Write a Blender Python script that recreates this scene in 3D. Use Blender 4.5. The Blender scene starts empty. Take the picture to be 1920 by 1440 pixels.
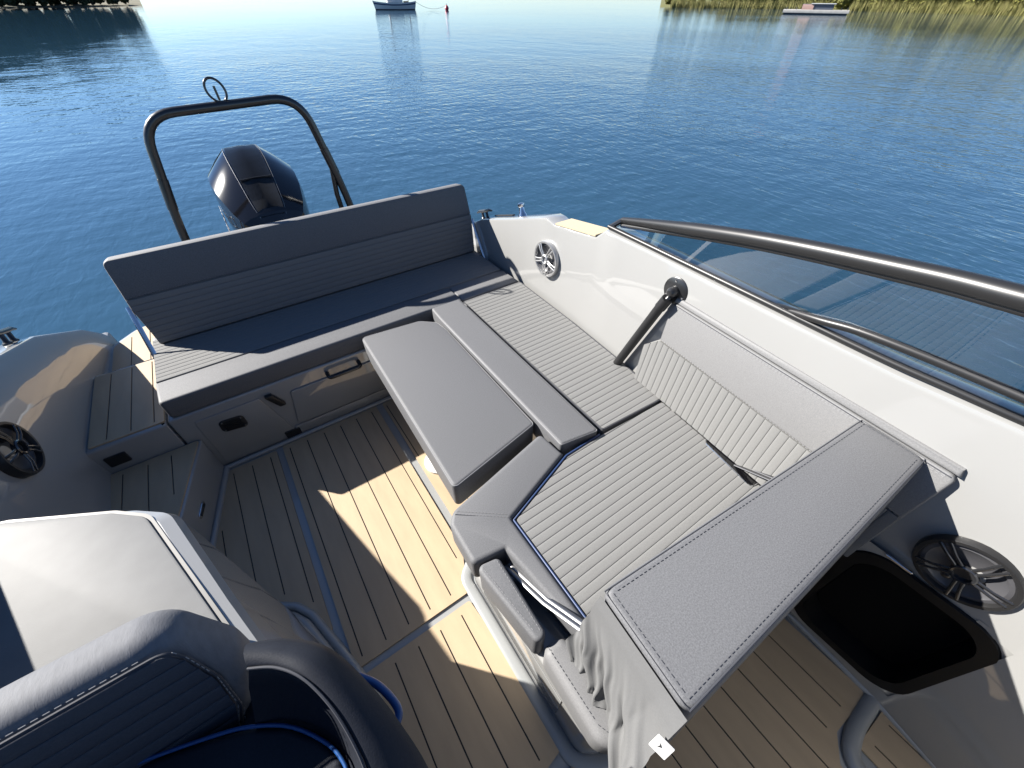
import bpy, bmesh, math, random
from mathutils import Vector, Matrix
import numpy as np

random.seed(7); rng = np.random.default_rng(11)
S = bpy.context.scene
col = S.collection
RAD = math.radians
# ------------------------------------------------------------------ camera
FPX, HCAM = 745.79, 1.8
PIT, YAW, ROLL = RAD(43.25), RAD(34.075), RAD(-0.588)
TRIM = Matrix.Rotation(RAD(-1.3), 4, 'X')          # the boat floats stern-down a little
WZ = -0.34                                          # water level
fw = Vector((math.sin(YAW)*math.cos(PIT), math.cos(YAW)*math.cos(PIT), -math.sin(PIT)))
r0 = Vector((math.cos(YAW), -math.sin(YAW), 0)); u0 = r0.cross(fw)
RT = r0*math.cos(ROLL)+u0*math.sin(ROLL); UP = -r0*math.sin(ROLL)+u0*math.cos(ROLL)
cam = bpy.data.cameras.new('camera'); cam_o = bpy.data.objects.new('camera', cam); col.objects.link(cam_o)
cam.sensor_width = 36; cam.lens = 36*FPX/1920; cam.clip_start = .02; cam.clip_end = 6000
cm = Matrix(((RT.x, UP.x, -fw.x, 0), (RT.y, UP.y, -fw.y, 0), (RT.z, UP.z, -fw.z, HCAM), (0, 0, 0, 1)))
cam_o.matrix_world = TRIM @ cm
S.camera = cam_o
# ------------------------------------------------------------------ world, sun, exposure
SUNV = Vector((-1.04, 1.15, 1.0)).normalized()      # towards the sun (boat frame ~ world)
w = bpy.data.worlds.new('World'); S.world = w; w.use_nodes = True
nt = w.node_tree
sky = nt.nodes.new('ShaderNodeTexSky'); sky.sky_type = 'NISHITA'; sky.sun_disc = False
sky.sun_elevation = math.asin(SUNV.z); sky.sun_rotation = math.atan2(SUNV.x, SUNV.y)
sky.air_density = 1.0; sky.dust_density = .0; sky.ozone_density = 6; sky.altitude = 1800
nt.links.new(sky.outputs[0], nt.nodes['Background'].inputs[0]); nt.nodes['Background'].inputs[1].default_value = .049
sd = bpy.data.lights.new('sun', 'SUN'); sd.energy = 5.0; sd.angle = RAD(.53); sd.color = (1, .955, .885)
so = bpy.data.objects.new('sun', sd); col.objects.link(so)
so.rotation_euler = SUNV.to_track_quat('Z', 'Y').to_euler(); so.location = (-20, 22, 20)
S.view_settings.view_transform = 'Standard'; S.view_settings.look = 'None'
S.view_settings.exposure = 1.78; S.view_settings.gamma = 1
S.render.engine = 'CYCLES'
S.render.resolution_x = 1024; S.render.resolution_y = 768

# ------------------------------------------------------------------ pixel -> point
CP = Vector((0, 0, HCAM))
def ray(x, y): return fw+RT*((x-960)/FPX)-UP*((y-720)/FPX)
def onz(x, y, z=0.): d = ray(x, y); return CP+d*((z-HCAM)/d.z)
def ony(x, y, Y): d = ray(x, y); return CP+d*(Y/d.y)
def onx(x, y, X): d = ray(x, y); return CP+d*(X/d.x)
def onp(x, y, p, n):
    d = ray(x, y); n = Vector(n); return CP+d*((Vector(p)-CP).dot(n)/d.dot(n))
def onwater(x, y):                                   # world frame
    d = TRIM.to_3x3() @ ray(x, y); c = TRIM @ CP
    return c+d*((WZ-c.z)/d.z)

# ------------------------------------------------------------------ materials
MATS = {}
def mat(name, color, rough=.5, metal=0, coat=0, var=0, vscale=30, bump=0, bscale=300, bdist=.001, spec=.5, col2=None, stretch=None, coat_rough=.03, coat_ior=1.5):
    if name in MATS: return MATS[name]
    m = bpy.data.materials.new(name); m.use_nodes = True; t = m.node_tree; b = t.nodes['Principled BSDF']
    b.inputs['Base Color'].default_value = (*color, 1); b.inputs['Roughness'].default_value = rough
    b.inputs['Metallic'].default_value = metal; b.inputs['Specular IOR Level'].default_value = spec
    b.inputs['Coat Weight'].default_value = coat; b.inputs['Coat IOR'].default_value = coat_ior; b.inputs['Coat Roughness'].default_value = coat_rough
    tc = t.nodes.new('ShaderNodeTexCoord'); src = tc.outputs['Object']
    if stretch:
        mp = t.nodes.new('ShaderNodeMapping'); mp.inputs['Scale'].default_value = stretch
        t.links.new(src, mp.inputs[0]); src = mp.outputs[0]
    if var or col2:
        n = t.nodes.new('ShaderNodeTexNoise'); n.inputs['Scale'].default_value = vscale; n.inputs['Detail'].default_value = 5
        t.links.new(src, n.inputs['Vector'])
        mr = t.nodes.new('ShaderNodeMapRange'); mr.inputs[1].default_value = .3; mr.inputs[2].default_value = .7
        t.links.new(n.outputs[0], mr.inputs[0])
        mx = t.nodes.new('ShaderNodeMix'); mx.data_type = 'RGBA'
        c2 = col2 or tuple(c*(1+var) for c in color); c1 = color if col2 else tuple(c*(1-var) for c in color)
        mx.inputs[6].default_value = (*c1, 1); mx.inputs[7].default_value = (*c2, 1)
        t.links.new(mr.outputs[0], mx.inputs[0]); t.links.new(mx.outputs[2], b.inputs['Base Color'])
    if bump:
        n2 = t.nodes.new('ShaderNodeTexNoise'); n2.inputs['Scale'].default_value = bscale; n2.inputs['Detail'].default_value = 3
        t.links.new(src, n2.inputs['Vector'])
        bp = t.nodes.new('ShaderNodeBump'); bp.inputs['Strength'].default_value = bump; bp.inputs['Distance'].default_value = bdist
        t.links.new(n2.outputs[0], bp.inputs['Height']); t.links.new(bp.outputs[0], b.inputs['Normal'])
    MATS[name] = m; return m
GEL = mat('grey_gelcoat', (0.218, 0.218, 0.214), .4, coat=1.0, var=.02, vscale=3, coat_rough=.025, coat_ior=1.62)
GELR = mat('grey_gelcoat_liner', (0.2232, 0.2294, 0.2294), .32, coat=.5, var=.03, vscale=6)
NONSKID = mat('light_grey_nonskid', (0.136, 0.137, 0.137), .6, spec=.2, var=.07, vscale=14, bump=.3, bscale=700, bdist=.0008)
TEAK = mat('synthetic_teak', (0.335, 0.252, 0.160), .62, var=.07, vscale=22, bump=.25, bscale=260, bdist=.0006, stretch=(1, .22, 1))
CAULK = mat('black_caulk', (.012, .012, .013), .6)
VLIGHT = mat('light_grey_weave', (0.140, 0.140, 0.138), .8, var=.10, vscale=420, bump=.5, bscale=900, bdist=.0008, spec=.3)
VDARK = mat('slate_grey_vinyl', (0.096, 0.0975, 0.103), .62, var=.22, vscale=330, bump=.4, bscale=700, bdist=.0008, spec=.35)
VNAVY = mat('dark_navy_vinyl', (0.013, 0.015, 0.021), .6, var=.10, vscale=200, bump=.4, bscale=420, bdist=.0008, spec=.22)
VRIB = mat('ribbed_navy_vinyl', (.046, .05, .062), .65, var=.1, vscale=250, bump=.4, bscale=600, bdist=.0007, spec=.25)
VMID = mat('mid_grey_vinyl', (0.124, 0.124, 0.1271), .6, var=.12, vscale=330, bump=.4, bscale=700, bdist=.0008, spec=.35)
THREAD = mat('grey_thread', (0.186, 0.186, 0.1922), .8)
DTHREAD = mat('dark_thread', (.03, .032, .04), .8)
PIPE = mat('blue_piping', (.008, .05, .17), .4)
NPIPE = mat('navy_piping', (.012, .03, .09), .5)
BLK = mat('black_painted_metal', (.012, .012, .013), .32, coat=.3, coat_rough=.2)
BLKM = mat('black_satin_tube', (.02, .02, .021), .38, metal=.35)
BLKP = mat('black_plastic', (.010, .010, .011), .45)
BLKG = mat('gloss_black_plastic', (.004, .004, .005), .08, coat=.5)
CHR = mat('polished_steel', (.62, .62, .63), .16, metal=1, var=.03, vscale=40)
STEEL = mat('brushed_steel', (.16, .16, .165), .42, metal=1)
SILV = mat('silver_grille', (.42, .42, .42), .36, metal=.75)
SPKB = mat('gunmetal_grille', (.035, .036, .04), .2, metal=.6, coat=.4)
CONE = mat('speaker_cone', (.05, .05, .055), .4)
WHITE = mat('white_plastic', (0.465, 0.465, 0.4588), .4)
PAD = mat('cream_teak_pad', (0.372, 0.31, 0.2108), .6, var=.03, vscale=60)
COWL = mat('black_cowling', (.006, .006, .0075), .09, coat=.25, bump=.03, bscale=30, bdist=.002)
COWLM = mat('black_cowling_panel', (.008, .009, .011), .3, coat=.2)
INK = mat('black_ink', (.03, .03, .03), .6)

# ------------------------------------------------------------------ mesh helpers
ENV = []
def link(o, parent=None):
    col.objects.link(o)
    if parent is not None:
        o.parent = parent
        o.matrix_parent_inverse = Matrix.Translation(-PLOC.get(parent.name, Vector((0, 0, 0))))
    return o
PLOC = {}
def finish(name, bm, m, parent=None, smooth=True, ang=35):
    me = bpy.data.meshes.new(name)
    bmesh.ops.recalc_face_normals(bm, faces=bm.faces[:])
    bm.to_mesh(me); bm.free()
    if smooth:
        me.shade_smooth(); me.set_sharp_from_angle(angle=RAD(ang))
    me.materials.append(m)
    return link(bpy.data.objects.new(name, me), parent)
def thing(name, loc, label, cat, group=None):
    e = bpy.data.objects.new(name, None); col.objects.link(e); e.location = loc; e.empty_display_size = .1
    PLOC[e.name] = Vector(loc); tag(e, label, cat, group); return e
def tag(o, label, cat=None, group=None, kind=None):
    o['label'] = label
    if cat: o['category'] = cat
    if group: o['group'] = group
    if kind: o['kind'] = kind
    return o
def roundp(poly, r, n=5):
    """round the corners of a 2d polygon; r a number or a list"""
    out = []; N = len(poly)
    for i in range(N):
        p = Vector(poly[i]); a = Vector(poly[i-1]); b = Vector(poly[(i+1) % N])
        ri = r[i] if isinstance(r, (list, tuple)) else r
        if ri <= 0: out.append(tuple(p)); continue
        da = (a-p); db = (b-p); la, lb = da.length, db.length; da.normalize(); db.normalize()
        th = da.angle(db)
        if th > 3.1414: out.append(tuple(p)); continue
        d = min(ri/math.tan(th/2), la*.48, lb*.48); rr = d*math.tan(th/2)
        c = p+(da+db).normalized()*(rr/math.sin(th/2))
        s = p+da*d-c; e = p+db*d-c
        a0 = math.atan2(s.y, s.x); a1 = math.atan2(e.y, e.x); dd = (a1-a0+math.pi) % (2*math.pi)-math.pi
        for k in range(n+1):
            t = a0+dd*k/n; out.append((c.x+rr*math.cos(t), c.y+rr*math.sin(t)))
    return out
def area(p): return .5*sum(p[i-1][0]*p[i][1]-p[i][0]*p[i-1][1] for i in range(len(p)))
def prism_bm(poly, z0, z1, bev=0, seg=3, M=None, bm=None, top_only=False, poly1=None):
    bm2 = bmesh.new()
    if area(poly) < 0:
        poly = poly[::-1]; poly1 = poly1[::-1] if poly1 else None
    p1 = poly1 or poly; n = len(poly); rings = []
    b_ = min(bev, abs(z1-z0)*.45)
    if b_ and not top_only:
        for k in range(seg): t = math.pi/2*k/seg; rings.append((inset(poly, b_*(1-math.sin(t))), z0+b_*(1-math.cos(t))))
    rings.append((poly, z0+(b_ if not top_only else 0)))
    rings.append((p1, z1-b_))
    if b_:
        for k in range(1, seg+1): t = math.pi/2*k/seg; rings.append((inset(p1, b_*(1-math.cos(t))), z1-b_+b_*math.sin(t)))
    R_ = [[bm2.verts.new((x, y, z)) for x, y in P] for P, z in rings]
    bm2.faces.new(R_[0][::-1]); bm2.faces.new(R_[-1])
    for A, B in zip(R_, R_[1:]):
        for k in range(n): bm2.faces.new((A[k], A[(k+1) % n], B[(k+1) % n], B[k]))
    if M is not None: bmesh.ops.transform(bm2, matrix=M, verts=bm2.verts[:])
    if bm is None: return bm2
    me = bpy.data.meshes.new('tmp'); bm2.to_mesh(me); bm2.free(); bm.from_mesh(me); bpy.data.meshes.remove(me); return bm
def prism(name, poly, z0, z1, m, parent=None, bev=0, seg=3, M=None, top_only=False, poly1=None, ang=35):
    return finish(name, prism_bm(poly, z0, z1, bev, seg, M, None, top_only, poly1), m, parent, True, ang)
def rect(x0, x1, y0, y1): return [(x0, y0), (x1, y0), (x1, y1), (x0, y1)]
def clip(poly, axis, lo, hi):
    def half(p, s, lim):
        out = []
        for i in range(len(p)):
            a, b = p[i-1], p[i]; ia = s*(a[axis]-lim) >= -1e-9; ib = s*(b[axis]-lim) >= -1e-9
            if ia != ib:
                t = (lim-a[axis])/(b[axis]-a[axis]); q = tuple(a[k]+(b[k]-a[k])*t for k in range(2)); out.append(q)
            if ib: out.append(b)
        return out
    p = half(poly, 1, lo)
    return half(p, -1, hi) if len(p) > 2 else []
RIBT = [0, .03, .10, .28, .5, .72, .90, .97, 1]; RIBH = [0, .55, .82, .95, 1, .95, .82, .55, 0]
def ribbed(name, poly, axis, sp, zt, amp, m, parent, M=None, start=None, skirt=.012, crown=0):
    bm = bmesh.new(); lo = min(p[axis] for p in poly); hi = max(p[axis] for p in poly)
    s0 = start if start is not None else lo
    k0 = math.floor((lo-s0)/sp)
    k = k0
    while s0+k*sp < hi:
        b = s0+k*sp
        for j in range(len(RIBT)-1):
            a0, a1 = b+RIBT[j]*sp, b+RIBT[j+1]*sp
            q = clip(poly, axis, a0, a1)
            if len(q) < 3: continue
            vs = []
            for p in q:
                t = min(1, max(0, (p[axis]-a0)/(a1-a0))); h = RIBH[j]*(1-t)+RIBH[j+1]*t
                v = (p[0], p[1], zt-amp+amp*h)
                if not vs or (Vector(v)-vs[-1].co).length > 1e-6: vs.append(bm.verts.new(v))
            if len(vs) > 2 and (vs[0].co-vs[-1].co).length < 1e-6: bm.verts.remove(vs.pop())
            if len(vs) > 2: bm.faces.new(vs)
        k += 1
    bmesh.ops.remove_doubles(bm, verts=bm.verts[:], dist=2e-5)
    be = [e for e in bm.edges if e.is_boundary]
    r = bmesh.ops.extrude_edge_only(bm, edges=be)
    for v in [g for g in r['geom'] if isinstance(g, bmesh.types.BMVert)]: v.co.z = zt-amp-skirt
    bmesh.ops.recalc_face_normals(bm, faces=bm.faces[:])
    if M is not None: bmesh.ops.transform(bm, matrix=M, verts=bm.verts[:])
    return finish(name, bm, m, parent, True, 60)
def fillet(pts, r, n=6):
    pts = [Vector(p) for p in pts]; out = [pts[0]]
    for i in range(1, len(pts)-1):
        p, a, b = pts[i], pts[i-1], pts[i+1]; da = (a-p); db = (b-p); la, lb = da.length, db.length
        d = min(r, la*.49, lb*.49); A = p+da.normalized()*d; B = p+db.normalized()*d
        for k in range(n+1):
            t = k/n; out.append(A*(1-t)**2+p*2*t*(1-t)+B*t*t)
    out.append(pts[-1]); return out
def tube_bm(pts, r, seg=10, closed=False, bm=None, flat=None):
    bm = bm or bmesh.new(); pts = [Vector(p) for p in pts]; n = len(pts); rings = []
    up = None
    for i, p in enumerate(pts):
        if closed: t = pts[(i+1) % n]-pts[i-1]
        else: t = pts[min(i+1, n-1)]-pts[max(i-1, 0)]
        t.normalize()
        if up is None:
            up = Vector((0, 0, 1)) if abs(t.z) < .9 else Vector((1, 0, 0))
        s = t.cross(up)
        if s.length < 1e-6: s = t.orthogonal()
        s.normalize(); up = s.cross(t).normalized()
        rr = r[i] if isinstance(r, (list, tuple)) else r
        fl = flat if flat else 1
        rings.append([bm.verts.new(p+s*(rr*math.cos(2*math.pi*k/seg))+up*(rr*fl*math.sin(2*math.pi*k/seg))) for k in range(seg)])
    for i in range(n if closed else n-1):
        A, B = rings[i], rings[(i+1) % n]
        for k in range(seg): bm.faces.new((A[k], A[(k+1) % seg], B[(k+1) % seg], B[k]))
    if not closed: bm.faces.new(rings[0][::-1]); bm.faces.new(rings[-1])
    return bm
def tube(name, pts, r, m, parent=None, seg=10, closed=False, flat=None):
    return finish(name, tube_bm(pts, r, seg, closed, None, flat), m, parent, True, 50)
def lathe_bm(prof, seg=24, M=None, bm=None):
    b2 = bmesh.new(); rings = []
    for r, z in prof:
        rings.append([b2.verts.new((r*math.cos(2*math.pi*k/seg), r*math.sin(2*math.pi*k/seg), z)) for k in range(seg)] if r > 1e-6 else [b2.verts.new((0, 0, z))])
    for A, B in zip(rings, rings[1:]):
        for k in range(seg):
            k2 = (k+1) % seg
            if len(A) == 1 and len(B) == 1: continue
            if len(A) == 1: b2.faces.new((A[0], B[k2], B[k]))
            elif len(B) == 1: b2.faces.new((A[k], A[k2], B[0]))
            else: b2.faces.new((A[k], A[k2], B[k2], B[k]))
    if M is not None: bmesh.ops.transform(b2, matrix=M, verts=b2.verts[:])
    if bm is None: return b2
    me = bpy.data.meshes.new('tmp'); b2.to_mesh(me); b2.free(); bm.from_mesh(me); bpy.data.meshes.remove(me); return bm
def lathe(name, prof, m, parent=None, seg=24, M=None, ang=40): return finish(name, lathe_bm(prof, seg, M), m, parent, True, ang)
def frame(o, x, y=None, z=None):
    """matrix with origin o and axes x, y, z (orthonormalised from x and z)"""
    x = Vector(x).normalized(); z = Vector(z).normalized(); y = z.cross(x).normalized(); z = x.cross(y)
    return Matrix(((x.x, y.x, z.x, o[0]), (x.y, y.y, z.y, o[1]), (x.z, y.z, z.z, o[2]), (0, 0, 0, 1)))
def box_bm(x0, x1, y0, y1, z0, z1, bm=None, M=None, bev=0): return prism_bm(rect(x0, x1, y0, y1), z0, z1, bev, 2, M, bm)
def box(name, x0, x1, y0, y1, z0, z1, m, parent=None, bev=.003, M=None, ang=35):
    bm = box_bm(x0, x1, y0, y1, z0, z1, None, None, 0)
    if bev: bmesh.ops.bevel(bm, geom=bm.edges[:], offset=bev, segments=2, profile=.5, affect='EDGES', clamp_overlap=True)
    if M is not None: bmesh.ops.transform(bm, matrix=M, verts=bm.verts[:])
    return finish(name, bm, m, parent, True, ang)
def stitches(name, path, m, parent, up=(0, 0, 1), L=.007, gap=.005, wd=.0016, lift=.0008, off=0.):
    """row of dashes along a 3d path, joined into one part"""
    bm = bmesh.new(); up = Vector(up); path = [Vector(p) for p in path]
    for a, b in zip(path, path[1:]):
        d = b-a; n = int(d.length/(L+gap)); t = d.normalized(); s = t.cross(up).normalized()*wd*.5; nn = s.cross(t).normalized()
        if nn.dot(up) < 0: nn = -nn
        for k in range(n):
            p = a+t*(k*(L+gap)); q = p+t*L; h = nn*lift
            v = [bm.verts.new(c) for c in (p-s, q-s, q+s, p+s, p-s*.4+h, q-s*.4+h, q+s*.4+h, p+s*.4+h)]
            for f in ((4, 5, 6, 7), (0, 1, 5, 4), (1, 2, 6, 5), (2, 3, 7, 6), (3, 0, 4, 7)): bm.faces.new([v[i] for i in f])
    o = finish(name, bm, m, parent, False); o['kind'] = 'stuff'; return o
def inset(poly, d):
    if area(poly) < 0: poly = poly[::-1]
    n = len(poly); out = []
    for i in range(n):
        a, p, b = (Vector(poly[i-1]), Vector(poly[i]), Vector(poly[(i+1) % n]))
        e1 = (p-a).normalized(); e2 = (b-p).normalized(); n1 = Vector((-e1.y, e1.x)); n2 = Vector((-e2.y, e2.x))
        k = 1+n1.dot(n2); out.append(tuple(p+(n1+n2)*(d/max(k, .3))))
    return out
def span(poly, x):
    ys = []
    for i in range(len(poly)):
        a, b = poly[i-1], poly[i]
        if (a[0]-x)*(b[0]-x) < 0: ys.append(a[1]+(b[1]-a[1])*(x-a[0])/(b[0]-a[0]))
    return (min(ys), max(ys)) if len(ys) > 1 else None
def teak_panel(parent, poly, grooves, ztop, th=.007, margin=.03, gw=.0052, ends=None, label=None):
    """dark caulk bed (the part) with one sub-part for each plank; caulk slots are real gaps"""
    bed = prism('deck_panel', inset(poly, .0015), ztop-th, ztop-.0035, CAULK, parent, 0)
    if label: bed['label'] = label
    ins = inset(poly, margin); gs = sorted(g for g in grooves)
    xs = [min(p[0] for p in poly)-1]+gs+[max(p[0] for p in poly)+1]
    slots = {}
    for g in gs:
        s = span(ins, g)
        if s:
            y0, y1 = s
            if ends and g in ends:
                y0 = max(y0, ends[g][0]); y1 = min(y1, ends[g][1])
            slots[g] = (y0, y1)
    for a, b in zip(xs, xs[1:]):
        q = clip(poly, 0, a, b)
        if len(q) < 3 or abs(area(q)) < 1e-5: continue
        if area(q) < 0: q = q[::-1]
        out = []
        n = len(q)
        for i in range(n):
            p, r = q[i], q[(i+1) % n]; out.append(p)
            for g, sgn in ((a, 1), (b, -1)):
                if g in slots and abs(p[0]-g) < 1e-6 and abs(r[0]-g) < 1e-6:
                    y0, y1 = slots[g]
                    if p[1] > r[1]: y0, y1 = y1, y0
                    if min(p[1], r[1]) < min(y0, y1) and max(p[1], r[1]) > max(y0, y1):
                        out += [(g, y0), (g+sgn*gw/2, y0), (g+sgn*gw/2, y1), (g, y1)]
        cl = [out[0]]
        for p in out[1:]:
            if math.dist(p, cl[-1]) > 1e-6: cl.append(p)
        if math.dist(cl[0], cl[-1]) < 1e-6: cl.pop()
        pl = finish('plank', prism_bm(cl, ztop-th+.001, ztop), TEAK, bed, False)
    return bed
SP = .0957
G0 = -.260
GR = [G0+SP*k for k in range(-8, 16)]

# ================================================================== WATER
def water_mat():
    m = bpy.data.materials.new('sea_water'); m.use_nodes = True; t = m.node_tree; b = t.nodes['Principled BSDF']; L = t.links.new
    b.inputs['Base Color'].default_value = (.017, .047, .080, 1); b.inputs['Roughness'].default_value = .03
    b.inputs['IOR'].default_value = 1.36; b.inputs['Specular IOR Level'].default_value = .5
    g = t.nodes.new('ShaderNodeNewGeometry')
    def noise(scale, detail, stretch, rot, rough=.5, dist=0):
        mp = t.nodes.new('ShaderNodeMapping'); mp.inputs['Scale'].default_value = stretch; mp.inputs['Rotation'].default_value = (0, 0, RAD(rot))
        L(g.outputs['Position'], mp.inputs[0]); n = t.nodes.new('ShaderNodeTexNoise'); n.inputs['Scale'].default_value = scale
        n.inputs['Detail'].default_value = detail; n.inputs['Roughness'].default_value = rough; n.inputs['Distortion'].default_value = dist
        L(mp.outputs[0], n.inputs['Vector']); return n.outputs[0]
    def math_(op, a, b_):
        n = t.nodes.new('ShaderNodeMath'); n.operation = op
        for i, v in enumerate((a, b_)):
            if isinstance(v, (int, float)): n.inputs[i].default_value = v
            else: L(v, n.inputs[i])
        return n.outputs[0]
    a = noise(8.5, 2.5, (1, .40, 1), -22, .5, .4)       # ripples
    a2 = noise(3.6, 2, (.5, 1, 1), 28, .45)             # crossing ripples
    c = noise(.55, 2, (1, .6, 1), 10)                    # slow swell
    wind = noise(.06, 2, (1, 1, 1), 0)                   # calm and ruffled patches
    sx = t.nodes.new('ShaderNodeSeparateXYZ'); L(g.outputs['Position'], sx.inputs[0])
    gr = t.nodes.new('ShaderNodeMapRange'); gr.inputs[1].default_value = -6; gr.inputs[2].default_value = 5; gr.inputs[3].default_value = .22; gr.inputs[4].default_value = 1.0
    L(sx.outputs['X'], gr.inputs[0])
    wr = t.nodes.new('ShaderNodeMapRange'); wr.inputs[1].default_value = .35; wr.inputs[2].default_value = .65; wr.inputs[3].default_value = .55; wr.inputs[4].default_value = 1.15
    L(wind, wr.inputs[0])
    ln = t.nodes.new('ShaderNodeVectorMath'); ln.operation = 'LENGTH'; L(g.outputs['Position'], ln.inputs[0])
    calm = t.nodes.new('ShaderNodeMapRange'); calm.interpolation_type = 'SMOOTHSTEP'; calm.inputs[1].default_value = 6; calm.inputs[2].default_value = 70; calm.inputs[3].default_value = 1; calm.inputs[4].default_value = .2
    L(ln.outputs['Value'], calm.inputs[0])
    h = math_('ADD', math_('MULTIPLY', a, .62), math_('MULTIPLY', a2, .85))
    h = math_('MULTIPLY', math_('MULTIPLY', h, gr.outputs[0]), wr.outputs[0])
    h = math_('MULTIPLY', math_('ADD', h, math_('MULTIPLY', c, 1.3)), calm.outputs[0])
    bp = t.nodes.new('ShaderNodeBump'); bp.inputs['Strength'].default_value = 1; bp.inputs['Distance'].default_value = .034
    L(h, bp.inputs['Height']); L(bp.outputs[0], b.inputs['Normal'])
    return m
bm = bmesh.new()
vs = [bm.verts.new((x, y, WZ)) for x, y in ((-3000, -600), (3000, -600), (3000, 4000), (-3000, 4000))]; bm.faces.new(vs)
sea = finish('water', bm, water_mat(), None, False); tag(sea, 'calm blue rippled water around the boat', kind='structure'); ENV.append(sea)

# ================================================================== THE BOAT
CX = .22                                              # centre line
boat = thing('motor_boat', (CX, 1.0, -.02), 'light grey open motor boat with teak deck seen from its helm', 'boat')
def lerp(tab, y):
    t = sorted(tab)
    if y <= t[0][0]: return t[0][1]
    for (a, va), (b, vb) in zip(t, t[1:]):
        if y <= b: return va+(vb-va)*(y-a)/(b-a)
    return t[-1][1]
XW = [(-1.6, .92), (-1.0, 1.12), (-.5, 1.212), (-.2, 1.235), (.2, 1.262), (.6, 1.297), (.97, 1.332), (1.4, 1.365), (1.9, 1.388), (2.4, 1.392), (3.1, 1.37)]
ZT = [(-1.6, 1.15), (-.5, 1.12), (-.166, 1.105), (.06, 1.088), (.55, 1.075), (1.0, 1.066), (1.262, 1.056), (1.325, 1.002), (1.655, .952), (1.70, .962), (1.745, .963), (2.1, .845), (2.45, .735), (2.85, .53), (3.02, .40), (3.06, .36)]
ys = sorted(set([y for y, _ in XW]+[y for y, _ in ZT]+[-.51, -.156, .3, .8, 1.15, 1.5, 1.6, 1.8, 1.95, 2.25, 2.65, 2.95]))
def hull_side(sgn, name, hole):
    bm = bmesh.new(); rows = []
    X = lambda x: x if sgn > 0 else 2*CX-x
    for y in ys:
        xw = lerp(XW, y); zt = lerp(ZT, y); xt = xw+.03*min(1, max(.1, (zt-.4)/.6))
        def xi(z): return xw-.012+(xt-xw+.012)*max(0, z)/max(.3, zt)
        z2 = min(.57, zt-.08)
        pts = [(xi(0), -.012), (xi(.07), .07), (xi(z2), z2), (xi(zt-.018), zt-.018), (xi(zt)+.004, zt-.005), (xi(zt)+.016, zt), (xt+.115, zt-.004), (xt+.13, zt-.012), (xt+.138, zt-.03), (xt+.12, zt-.16), (xt+.09, .1), (xt-.02, -.5)]
        rows.append([bm.verts.new((X(x), y, z)) for x, z in pts])
    for i in range(len(rows)-1):
        for k in range(len(rows[0])-1):
            ym = (ys[i]+ys[i+1])/2
            if hole and k == 1 and -.52 < ym < -.15: continue
            bm.faces.new((rows[i][k], rows[i][k+1], rows[i+1][k+1], rows[i+1][k]))
    bm.faces.new(rows[-1])
    return finish(name, bm, GEL, boat, True, 40)
hs = hull_side(1, 'hull_side', True); hs['label'] = 'sunlit pale grey hull side behind the L-shaped seat'
hs2 = hull_side(-1, 'hull_side', False); hs2['label'] = 'shaded glossy hull side reflecting the teak steps'
# floor liner
fl = prism('floor_liner', [(-.99, 2.0), (-.97, .9), (-.86, -.5), (-.7, -1.2), (1.13, -1.2), (1.225, -.5), (1.36, 1.0), (1.39, 2.0)], -.05, -.009, GELR, boat, 0)
# floor panels ------------------------------------------------------
gA = [G0+SP*k for k in range(0, 6)]
teak_panel(boat, roundp([(-.293, .628), (.186, .628), (.215, .70), (.259, .80), (.259, 1.905), (-.293, 1.905)], [.012, .012, .05, .05, .012, .012]), gA, 0, label='centre deck panel with six black seams')
teak_panel(boat, roundp([(-.327, .735), (-.327, 1.895), (-.578, 1.895), (-.70, 1.43), (-.74, 1.06), (-.50, 1.058), (-.415, .992), (-.372, .915)], .012), [-.641, -.549, -.457, -.364], 0)
teak_panel(boat, roundp(rect(.299, .70, .86, 1.905), .012), [.317, .41, .51, .61], 0, ends={.317: (1.40, 1.90)})
teak_panel(boat, roundp([(-.30, .597), (.178, .597), (.226, .045), (.19, .022), (.13, .012), (-.30, .012)], .012), [G0+SP*k for k in range(1, 5)], 0)
teak_panel(boat, roundp([(.20, -.03), (.30, -.10), (1.19, -.10), (1.196, -.478), (1.13, -.482), (1.0, -.475), (.925, -.52), (.905, -.60), (.90, -1.1), (-.3, -1.1), (-.3, -.03)], .012), [-.07, .03, .12, .20, .30, .397, .493, .59, .687, .785, .885, .984, 1.084], 0)
teak_panel(boat, roundp([(1.022, -.532), (1.205, -.538), (1.19, -.80), (1.15, -1.1), (1.0, -1.1)], .01), [1.067, 1.165], 0)
# moulded lip between the two forward panels
tube('floor_lip', fillet([(1.2, -.505, -.004), (1.06, -.505, -.004), (.965, -.53, -.004), (.95, -.62, -.004), (.95, -1.1, -.004)], .08), .028, GELR, boat, 12, False, .6)
tube('floor_lip', [(1.215, .12, 0), (1.222, -.2, 0), (1.205, -.5, 0), (1.15, -.85, 0)], .014, GELR, boat, 8)
tube('floor_lip', [(-.575, 1.925, 0), (.2, 1.925, 0), (.72, 1.925, 0)], .014, GELR, boat, 8)
tube('floor_lip', fillet([(-.572, 1.93, 0), (-.692, 1.46, 0), (-.73, 1.1, 0)], .05), .016, GELR, boat, 8)

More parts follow.
